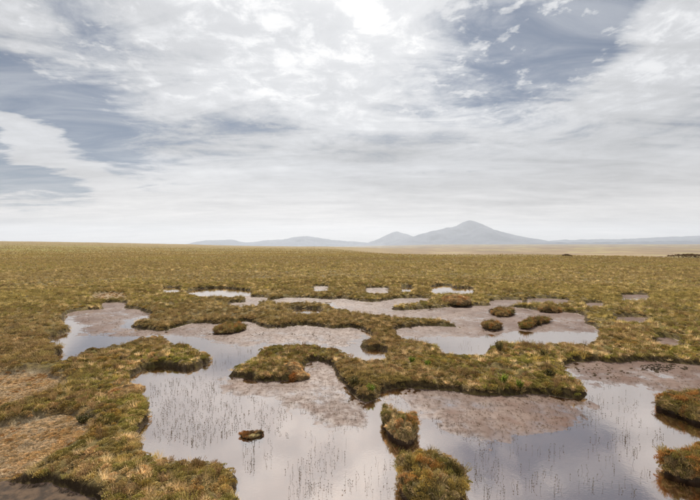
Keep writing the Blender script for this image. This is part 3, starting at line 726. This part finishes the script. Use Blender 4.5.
# ------------------------------------------------------------------ single plants that stand out on the bog
def ground_at(px, py, zg=0.2):
    z = zg
    for _ in range(6):
        x, y = unproj(np.array([px]), np.array([py]), z); z = float(ground_z(np.column_stack([x, y]))[0][0])
    return float(x[0]), float(y[0]), z
def shrub(name, px, py, hgt, spread, c1, c2, label, cat, ls, nst, group=None):
    g = Geo(); st = Geo()
    for k in range(nst):
        a = rnd.uniform(0, 6.283); le = rnd.uniform(0, spread); p = Vector((math.cos(a) * 0.02, math.sin(a) * 0.02, -0.02)); d = Vector((math.cos(a) * le, math.sin(a) * le, 1)).normalized(); L = hgt * rnd.uniform(0.65, 1.1)
        for q in range(8):
            p2 = p + d * (L / 8); s = d.cross(Vector((0.8, 0.3, 0.2))).normalized() * (0.004 - q * 0.0004); s2 = d.cross(s).normalized() * s.length
            st.quad(p - s, p + s, p2 + s, p2 - s, 0.5); st.quad(p - s2, p + s2, p2 + s2, p2 - s2, 0.5)
            for _ in range(4 if q > 1 else 1): leaf_diamond(g, p2, (d * 0.5 + rv()).normalized(), ls * rnd.uniform(0.7, 1.3), ls * 0.3, rnd.random())
            d = (d + rv() * 0.16 + Vector((0, 0, 0.08))).normalized(); p = p2
    x, y, z = ground_at(px, py)
    root = bpy.data.objects.new(name, None); COL.objects.link(root); root.location = (x, y, z); root.empty_display_size = 0.1; tag(root, label, cat, group)
    ml = MATS.get(name) or m_solid(name, c1, c2, 12, 0.6, 0.4, 'leaf', bstr=0.0)
    mw = MATS.get('woody_stem') or m_solid('woody_stem', (0.05, 0.03, 0.018), (0.10, 0.06, 0.035), 30)
    obj('stems', st.mesh('stems', mw), None, root); obj('foliage', g.mesh('foliage', ml), None, root)
    return root
GR = dict(name='green_shrub', c1=(0.14, 0.19, 0.02), c2=(0.30, 0.36, 0.04), cat='shrub', ls=0.028, group='bright green shrubs on the bog')
shrub(px=504, py=391, hgt=0.20, spread=0.55, nst=16, label='tall bright yellow green shrub at the front edge of the middle bank', **GR)
shrub(px=520, py=393, hgt=0.15, spread=0.7, nst=14, label='low bright green shrub just right of the tall one on the middle bank', **GR)
shrub(px=412, py=362, hgt=0.14, spread=0.8, nst=16, label='left of two yellow green shrubs in the middle of the bank', **GR)
shrub(px=428, py=364, hgt=0.13, spread=0.8, nst=14, label='right of two yellow green shrubs in the middle of the bank', **GR)
shrub(px=371, py=398, hgt=0.13, spread=0.9, nst=16, label='mossy green shrub at the tip of the bank above the oval hummock', **GR)
HB = dict(name='heather_bush', c1=(0.075, 0.070, 0.020), c2=(0.16, 0.125, 0.035), cat='heather', ls=0.024, group='bushy heather clumps on the bog')
shrub(px=354, py=388, hgt=0.20, spread=1.0, nst=34, label='dark bushy heather clump left of the bank tip above the oval hummock', **HB)
shrub(px=551, py=377, hgt=0.18, spread=1.1, nst=34, label='dark brown heather clump on top of the right end of the middle bank', **HB)
shrub(px=82, py=424, hgt=0.17, spread=1.0, nst=32, label='dark heather clump on the left bank beside the orange litter', **HB)
shrub(px=545, py=357, hgt=0.20, spread=1.0, nst=30, label='dark heather clump in front of the bright water strip at right', **HB)
shrub(px=500, py=351, hgt=0.26, spread=0.9, nst=36, label='dark heather clump on the point between the two bright waters at right', **HB)
def cushion(px, py, w, h, label, palette):
    x, y, z = ground_at(px, py); n = 40; th = np.linspace(-np.pi, np.pi, n, endpoint=False)
    root = bpy.data.objects.new('moss_cushion', None); COL.objects.link(root); root.location = (x, y, z - 0.03); root.empty_display_size = 0.1
    tag(root, label, 'moss', 'pale moss cushions on the bog')
    rad = w * (1 + 0.15 * np.sin(th * 2 + px) + 0.08 * np.sin(th * 3 + py))
    V, Q = shell([(r, h * math.sqrt(max(0, 1 - r ** 2.4))) for r in np.linspace(0.02, 1, 10)], th, rad, int(px) % 17, (x, y), 0.02, h)
    cv = obj('moss_cover', mesh_np('moss_cover', V, Q), TURF, root); scatter_on(root, cv, V, Q, (('moss', 1.0), ('sedge', 0.4)), palette, 800 if w < 0.5 else 300, 0.55 if w < 0.5 else 1.0)
cushion(292, 370, 0.20, 0.13, 'pale straw moss cushion on the right end of the bank left of centre', (C_STRAW * 1.1, C_STRAW, C_TAN))
cushion(297, 378, 0.22, 0.12, 'tan moss cushion at the front edge of the bank left of centre', (C_STRAW, C_TAN, C_RUST))
cushion(457, 302, 0.75, 0.30, 'big pale grey green moss cushion on the far strip of bank', (C_STRAW * 0.9, C_STRAW * 0.7, C_TAN))
cushion(126, 393, 0.26, 0.12, 'straw topped moss cushion at the corner of the left bank by the water', (C_STRAW, C_STRAW * 0.8, C_TAN))

# ------------------------------------------------------------------ rush stems in the water
STEM = m_solid('rush_stem', (0.06, 0.045, 0.018), (0.14, 0.10, 0.04), 25, 0.7, 0.15, bstr=0.0)
def stem_geo(g, o, hgt, a, lean):
    d = Vector((math.cos(a) * lean, math.sin(a) * lean, 1)).normalized(); p = Vector(o); w = 0.0015
    for q in range(3):
        p2 = p + d * hgt / 3; w2 = w * 0.75
        c = [Vector((math.cos(t), math.sin(t), 0)) for t in (0, 2.094, 4.189)]
        for i in range(3):
            u, v = c[i], c[(i + 1) % 3]; g.quad(p + u * w, p + v * w, p2 + v * w2, p2 + u * w2, 0.5)
        p, w = p2, w2; d = (d + rv() * 0.12).normalized()
        if q and rnd.random() < 0.8: leaf_diamond(g, p, (d + rv() * 0.6).normalized(), 0.022, 0.0045, 0.5)
    leaf_diamond(g, p, d, 0.022, 0.004, 0.5)
stems = []
def bunch(P, n, hmin, hmax, label, clump=0.0):
    G = np.asarray(P, float); lo, hi = G.min(0), G.max(0); cs = []
    k = 0; tries = 0
    while k < n and tries < n * 30:
        tries += 1
        if cs and rnd.random() < clump * 0.6:
            c = rnd.choice(cs); q = np.array([rnd.gauss(c[0], 2.2), rnd.gauss(c[1], 2.6)])
        else:
            q = np.array([rnd.uniform(lo[0], hi[0]), rnd.uniform(lo[1], hi[1])])
        if sdf(q[None], [G], 400)[0] > 0: continue
        cs.append(q); x, y = unproj(q[0], q[1]); stems.append((float(x), float(y), 0.38 * rnd.uniform(hmin, hmax), label)); k += 1
L1 = 'thin dark rush stem in the pool left of the dead moss clump'
L2 = 'thin dark rush stem in the pool below the dead moss clump'
L3 = 'thin dark rush stem in the bright water left of the large round hummock'
L4 = 'thin dark rush stem in the grey water right of the large round hummock'
L5 = 'thin dark rush stem in the water left of the right edge hummocks'
L6 = 'thin dark rush stem in the narrow channel left of centre'
bunch([(150,384),(200,376),(232,384),(240,430),(200,450),(150,438)], 620, 0.03, 0.10, L1, 0.3)
bunch([(232,386),(262,404),(292,416),(286,440),(262,428),(238,428)], 130, 0.03, 0.09, L1, 0.3)
bunch([(240,442),(275,440),(270,470),(245,474)], 50, 0.06, 0.13, L2, 0.5)
bunch([(282,464),(330,460),(332,499),(284,499)], 75, 0.07, 0.15, L3, 0.6)
bunch([(306,434),(348,440),(345,470),(310,468)], 40, 0.06, 0.12, L3, 0.4)
bunch([(340,465),(392,462),(390,500),(344,500)], 36, 0.06, 0.14, L3, 0.5)
bunch([(474,448),(502,446),(506,500),(476,500)], 70, 0.07, 0.15, L4, 0.6)
bunch([(510,448),(566,446),(566,494),(512,496)], 50, 0.07, 0.16, L4, 0.65)
bunch([(586,398),(640,392),(646,420),(590,424)], 55, 0.06, 0.13, L5, 0.6)
bunch([(588,424),(646,420),(642,468),(590,466)], 66, 0.07, 0.15, L5, 0.65)
bunch([(646,424),(688,430),(656,452)], 16, 0.06, 0.12, L5, 0.5)
bunch([(570,470),(652,470),(660,496),(572,496)], 34, 0.07, 0.14, L4, 0.6)
bunch([(222,350),(256,348),(252,356),(226,368),(216,374),(206,372)], 50, 0.06, 0.12, L6, 0.3)
bunch([(448,342),(484,342),(484,350),(450,350)], 16, 0.08, 0.16, 'dark rush stem in the bright water behind the middle bank', 0.5)
LM = 'tiny dark shoot standing on the wet mud'
for i, n_ in ((2, 260), (3, 360), (1, 280), (0, 120), (5, 300), (4, 110)): bunch(mud_px[i], n_, 0.03, 0.07, LM, 0.25)
stems.sort(key=lambda s: -s[2] / math.hypot(s[0], s[1]))
protos = []
for k in range(8):
    g = Geo(); stem_geo(g, (0, 0, -0.06), 1.0 * 0.17, rnd.uniform(0, 6.28), rnd.uniform(0, 0.25)); protos.append(g.mesh('rush_stem', STEM))
for k, (x, y, hh, lab) in enumerate(stems[:290]):
    o = bpy.data.objects.new('rush_stem', protos[k % 8]); COL.objects.link(o); o.location = (x, y, 0); s = (hh + 0.06) / 0.17
    o.scale = (1, 1, s); o.rotation_euler = (0, 0, rnd.uniform(0, 6.28))
    tag(o, lab, 'rush', lab.replace('thin dark rush stem', 'rush stems').replace('dark rush stem', 'rush stems'))
g = Geo()
for x, y, hh, lab in stems[290:]: stem_geo(g, (x, y, -0.06), hh + 0.06, rnd.uniform(0, 6.28), rnd.uniform(0, 0.25))
tag(obj('rush_stems', g.mesh('rush_stems', STEM)), 'many tiny dark rush stems dotted over the pools', 'rushes', kind='stuff')

# dead stubble and peat crumbs on the mud
def on_mud(P):
    z, f = ground_z(P); return (f['edge'] < 0.02) & (z > -0.012), z
def mud_scatter(name, proto, polys, n, smin, smax, c, lab, cat, flat=False):
    out = []
    for G in polys:
        G = np.asarray(G, float); lo, hi = G.min(0), G.max(0)
        q = rng.uniform(lo, hi, (n * 3, 2)); cl = fbm(q[:, 0], q[:, 1], 0.09, 3, 0.6, 51)
        q = q[(sdf(q, [G], 400) < 0) & (cl + rng.normal(0, 0.2, len(q)) > -0.05)][:n]; x, y = unproj(q[:, 0], q[:, 1]); out.append(np.column_stack([x, y]))
    P = np.concatenate(out); ok, z = on_mud(P); P = P[ok]; z = z[ok]; m = len(P)
    s = rng.uniform(smin, smax, m) * (1 + 0.03 * np.hypot(P[:, 0], P[:, 1])); S = np.stack([s, s, s], 1); t = c * rng.uniform(0.6, 1.5, (m, 1))
    rot = np.stack([rng.normal(0, 0.15, m), rng.normal(0, 0.15, m), rng.uniform(0, 6.28, m)], 1)
    tag(scatter(name, proto, np.column_stack([P, z]), rot, S, t), lab, cat)
mud_scatter('dead_stubble', PROTO['sedge'][1], mud_px[1:5], 900, 0.08, 0.22, C_BROWN * 0.75, 'dark dead stubble speckling the wet peat mud', 'stubble')
mud_scatter('dead_stubble', PROTO['sedge'][2], [mud_px[0], mud_px[5]], 420, 0.10, 0.25, C_BROWN * 0.9, 'brown stubble on the mud of the farther pools', 'stubble')
def p_flake():
    g = Geo(); n = 7; r = [rnd.uniform(0.7, 1.2) for _ in range(n)]
    top = [Vector((math.cos(i * 6.283 / n) * r[i] * 0.05, math.sin(i * 6.283 / n) * r[i] * 0.035, 0.020 + rnd.uniform(-0.006, 0.006))) for i in range(n)]
    bot = [Vector((v.x * 1.15, v.y * 1.15, -0.01)) for v in top]; c = Vector((0, 0, 0.024))
    for i in range(n):
        j = (i + 1) % n; g.tri(c, top[i], top[j], 0.5); g.quad(bot[i], bot[j], top[j], top[i], 0.4)
    return bpy.data.objects.new('crumb_form', g.mesh('peat_crumb', MOSS))
FL = p_flake()
mud_scatter('peat_crumbs', FL, [[(636,365),(660,364),(690,366),(690,371),(660,374),(640,371)]], 110, 0.22, 0.55, C_DARK * 0.9, 'dark flaked peat crumbs on the mud below the right bank', 'peat')
mud_scatter('peat_crumbs', FL, [[(568,366),(600,364),(640,368),(630,378),(592,384)], [(180,326),(260,332),(340,332),(340,340),(200,336)]], 60, 0.2, 0.5, C_DARK * 1.6, 'scattered peat crumbs on the mud flats', 'peat')

# ------------------------------------------------------------------ far things
HILL = m_solid('hill_heath_hazed', (0.020, 0.028, 0.052), (0.070, 0.078, 0.105), 0.0035, 0.95, bstr=0.0)  # heath with the blue of distant haze put into its base colour
def hill(px, dist, depth, seed):
    px = np.asarray(px, float); n, m = 220, 60
    xs = np.linspace(px[0, 0], px[-1, 0], n); X0 = (xs - CX) / F * dist; Zp = (HY - np.interp(xs, px[:, 0], px[:, 1])) / F * dist + H
    k = np.ones(3) / 3; Zp = np.convolve(np.pad(Zp, 1, 'edge'), k, 'valid') + fbm(xs, xs * 0 + seed, 0.09, 4, 0.6, seed) * 0.9 / F * dist
    ds = np.linspace(-1, 1, m); X, D_ = np.meshgrid(X0, ds); Zg = np.tile(Zp, (m, 1))
    gul = fbm(X, D_ * depth, 1 / 700.0, 5, 0.55, seed)
    bell = np.exp(-(np.abs(D_) * (1 + 0.25 * gul) * 1.75) ** 1.5); taper = np.minimum(1, np.minimum(np.arange(n), n - 1 - np.arange(n)) / 6.0)[None]
    Z = (Zg + 45) * bell * (1 - 0.45 * np.maximum(0, gul) * (np.abs(D_) > 0.02) * np.minimum(1, np.abs(D_) * 4)) * taper - 45
    V = np.column_stack([X.ravel(), (dist + D_ * depth).ravel(), Z.ravel()])
    i = (np.arange(m - 1) * n)[:, None] + np.arange(n - 1)[None]; i = i.ravel()
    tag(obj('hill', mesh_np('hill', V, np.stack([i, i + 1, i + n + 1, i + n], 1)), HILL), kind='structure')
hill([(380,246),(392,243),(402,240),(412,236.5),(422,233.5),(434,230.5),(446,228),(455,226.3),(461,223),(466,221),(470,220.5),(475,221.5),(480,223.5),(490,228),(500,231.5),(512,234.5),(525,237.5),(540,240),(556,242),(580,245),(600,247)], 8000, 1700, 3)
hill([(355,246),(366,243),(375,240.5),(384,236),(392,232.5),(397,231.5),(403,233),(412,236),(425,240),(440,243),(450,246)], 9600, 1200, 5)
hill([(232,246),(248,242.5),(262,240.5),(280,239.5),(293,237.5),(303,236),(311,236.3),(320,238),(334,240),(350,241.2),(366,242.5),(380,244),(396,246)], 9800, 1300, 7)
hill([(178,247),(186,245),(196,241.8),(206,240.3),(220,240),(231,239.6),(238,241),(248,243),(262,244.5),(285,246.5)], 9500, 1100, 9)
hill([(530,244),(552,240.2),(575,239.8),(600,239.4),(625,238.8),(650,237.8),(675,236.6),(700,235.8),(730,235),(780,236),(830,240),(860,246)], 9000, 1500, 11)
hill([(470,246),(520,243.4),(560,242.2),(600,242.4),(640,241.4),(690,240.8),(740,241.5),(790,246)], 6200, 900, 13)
def knoll(px, py, wpx, hpx, dist, label):
    x, y = (px - CX) / F * dist, dist; z0 = float(ground_z(np.array([[x, y]]))[0][0]); w = wpx / F * dist / 2; h = hpx / F * dist
    n = 80; th = np.linspace(-np.pi, np.pi, n, endpoint=False); rad = np.hypot(w * np.cos(th), w * 0.5 * np.sin(th))
    root = bpy.data.objects.new('heather_knoll', None); COL.objects.link(root); root.location = (x, y, z0 - 0.1); root.empty_display_size = 0.1
    tag(root, label, 'knoll')
    V, Q = shell([(r, h * (1 - r ** 2.2) ** 0.8) for r in np.linspace(0.02, 1, 14)], th, rad, int(px) % 9, (x, y), h * 0.18, h)
    obj('peat_mound', mesh_np('peat_mound', V, Q), TURF, root)
    A = V[rng.integers(0, len(V), 260)]; m = len(A); s = rng.uniform(0.8, 1.6, m)
    scatter('heather', PROTO['far'][1], A, np.stack([rng.normal(0, .2, m), rng.normal(0, .2, m), rng.uniform(0, 6, m)], 1), np.stack([s, s, s], 1), C_BROWN * rng.uniform(0.7, 1.6, (m, 1)), root)
knoll(690, 259, 52, 3.4, 88, 'long dark heather knoll by the right edge where the moor meets the plain')
knoll(567, 257, 9, 1.4, 88, 'small dark peat knoll on the skyline of the moor right of the mountain')

# ------------------------------------------------------------------ haze over the whole land
def haze():
    me = bpy.data.meshes.new('haze'); bm = bmesh.new(); bmesh.ops.create_cube(bm, size=1.0); bm.to_mesh(me); bm.free()
    o = obj('haze', me); b, t = -62.0, 560.0; o.scale = (26400, 26400, t - b); o.location = (0, 0, (t + b) / 2)
    m, T, out = material('haze'); v = T.add('ShaderNodeVolumePrincipled')
    v.inputs['Color'].default_value = (0.84, 0.90, 1.0, 1); v.inputs['Density'].default_value = 0.95e-4; v.inputs['Anisotropy'].default_value = 0.3
    T.l.new(v.outputs[0], out.inputs['Volume']); me.materials.append(m); o.display_type = 'WIRE'
    tag(o, 'pale haze hanging over the moor and the far hills', 'haze', kind='stuff')
haze()
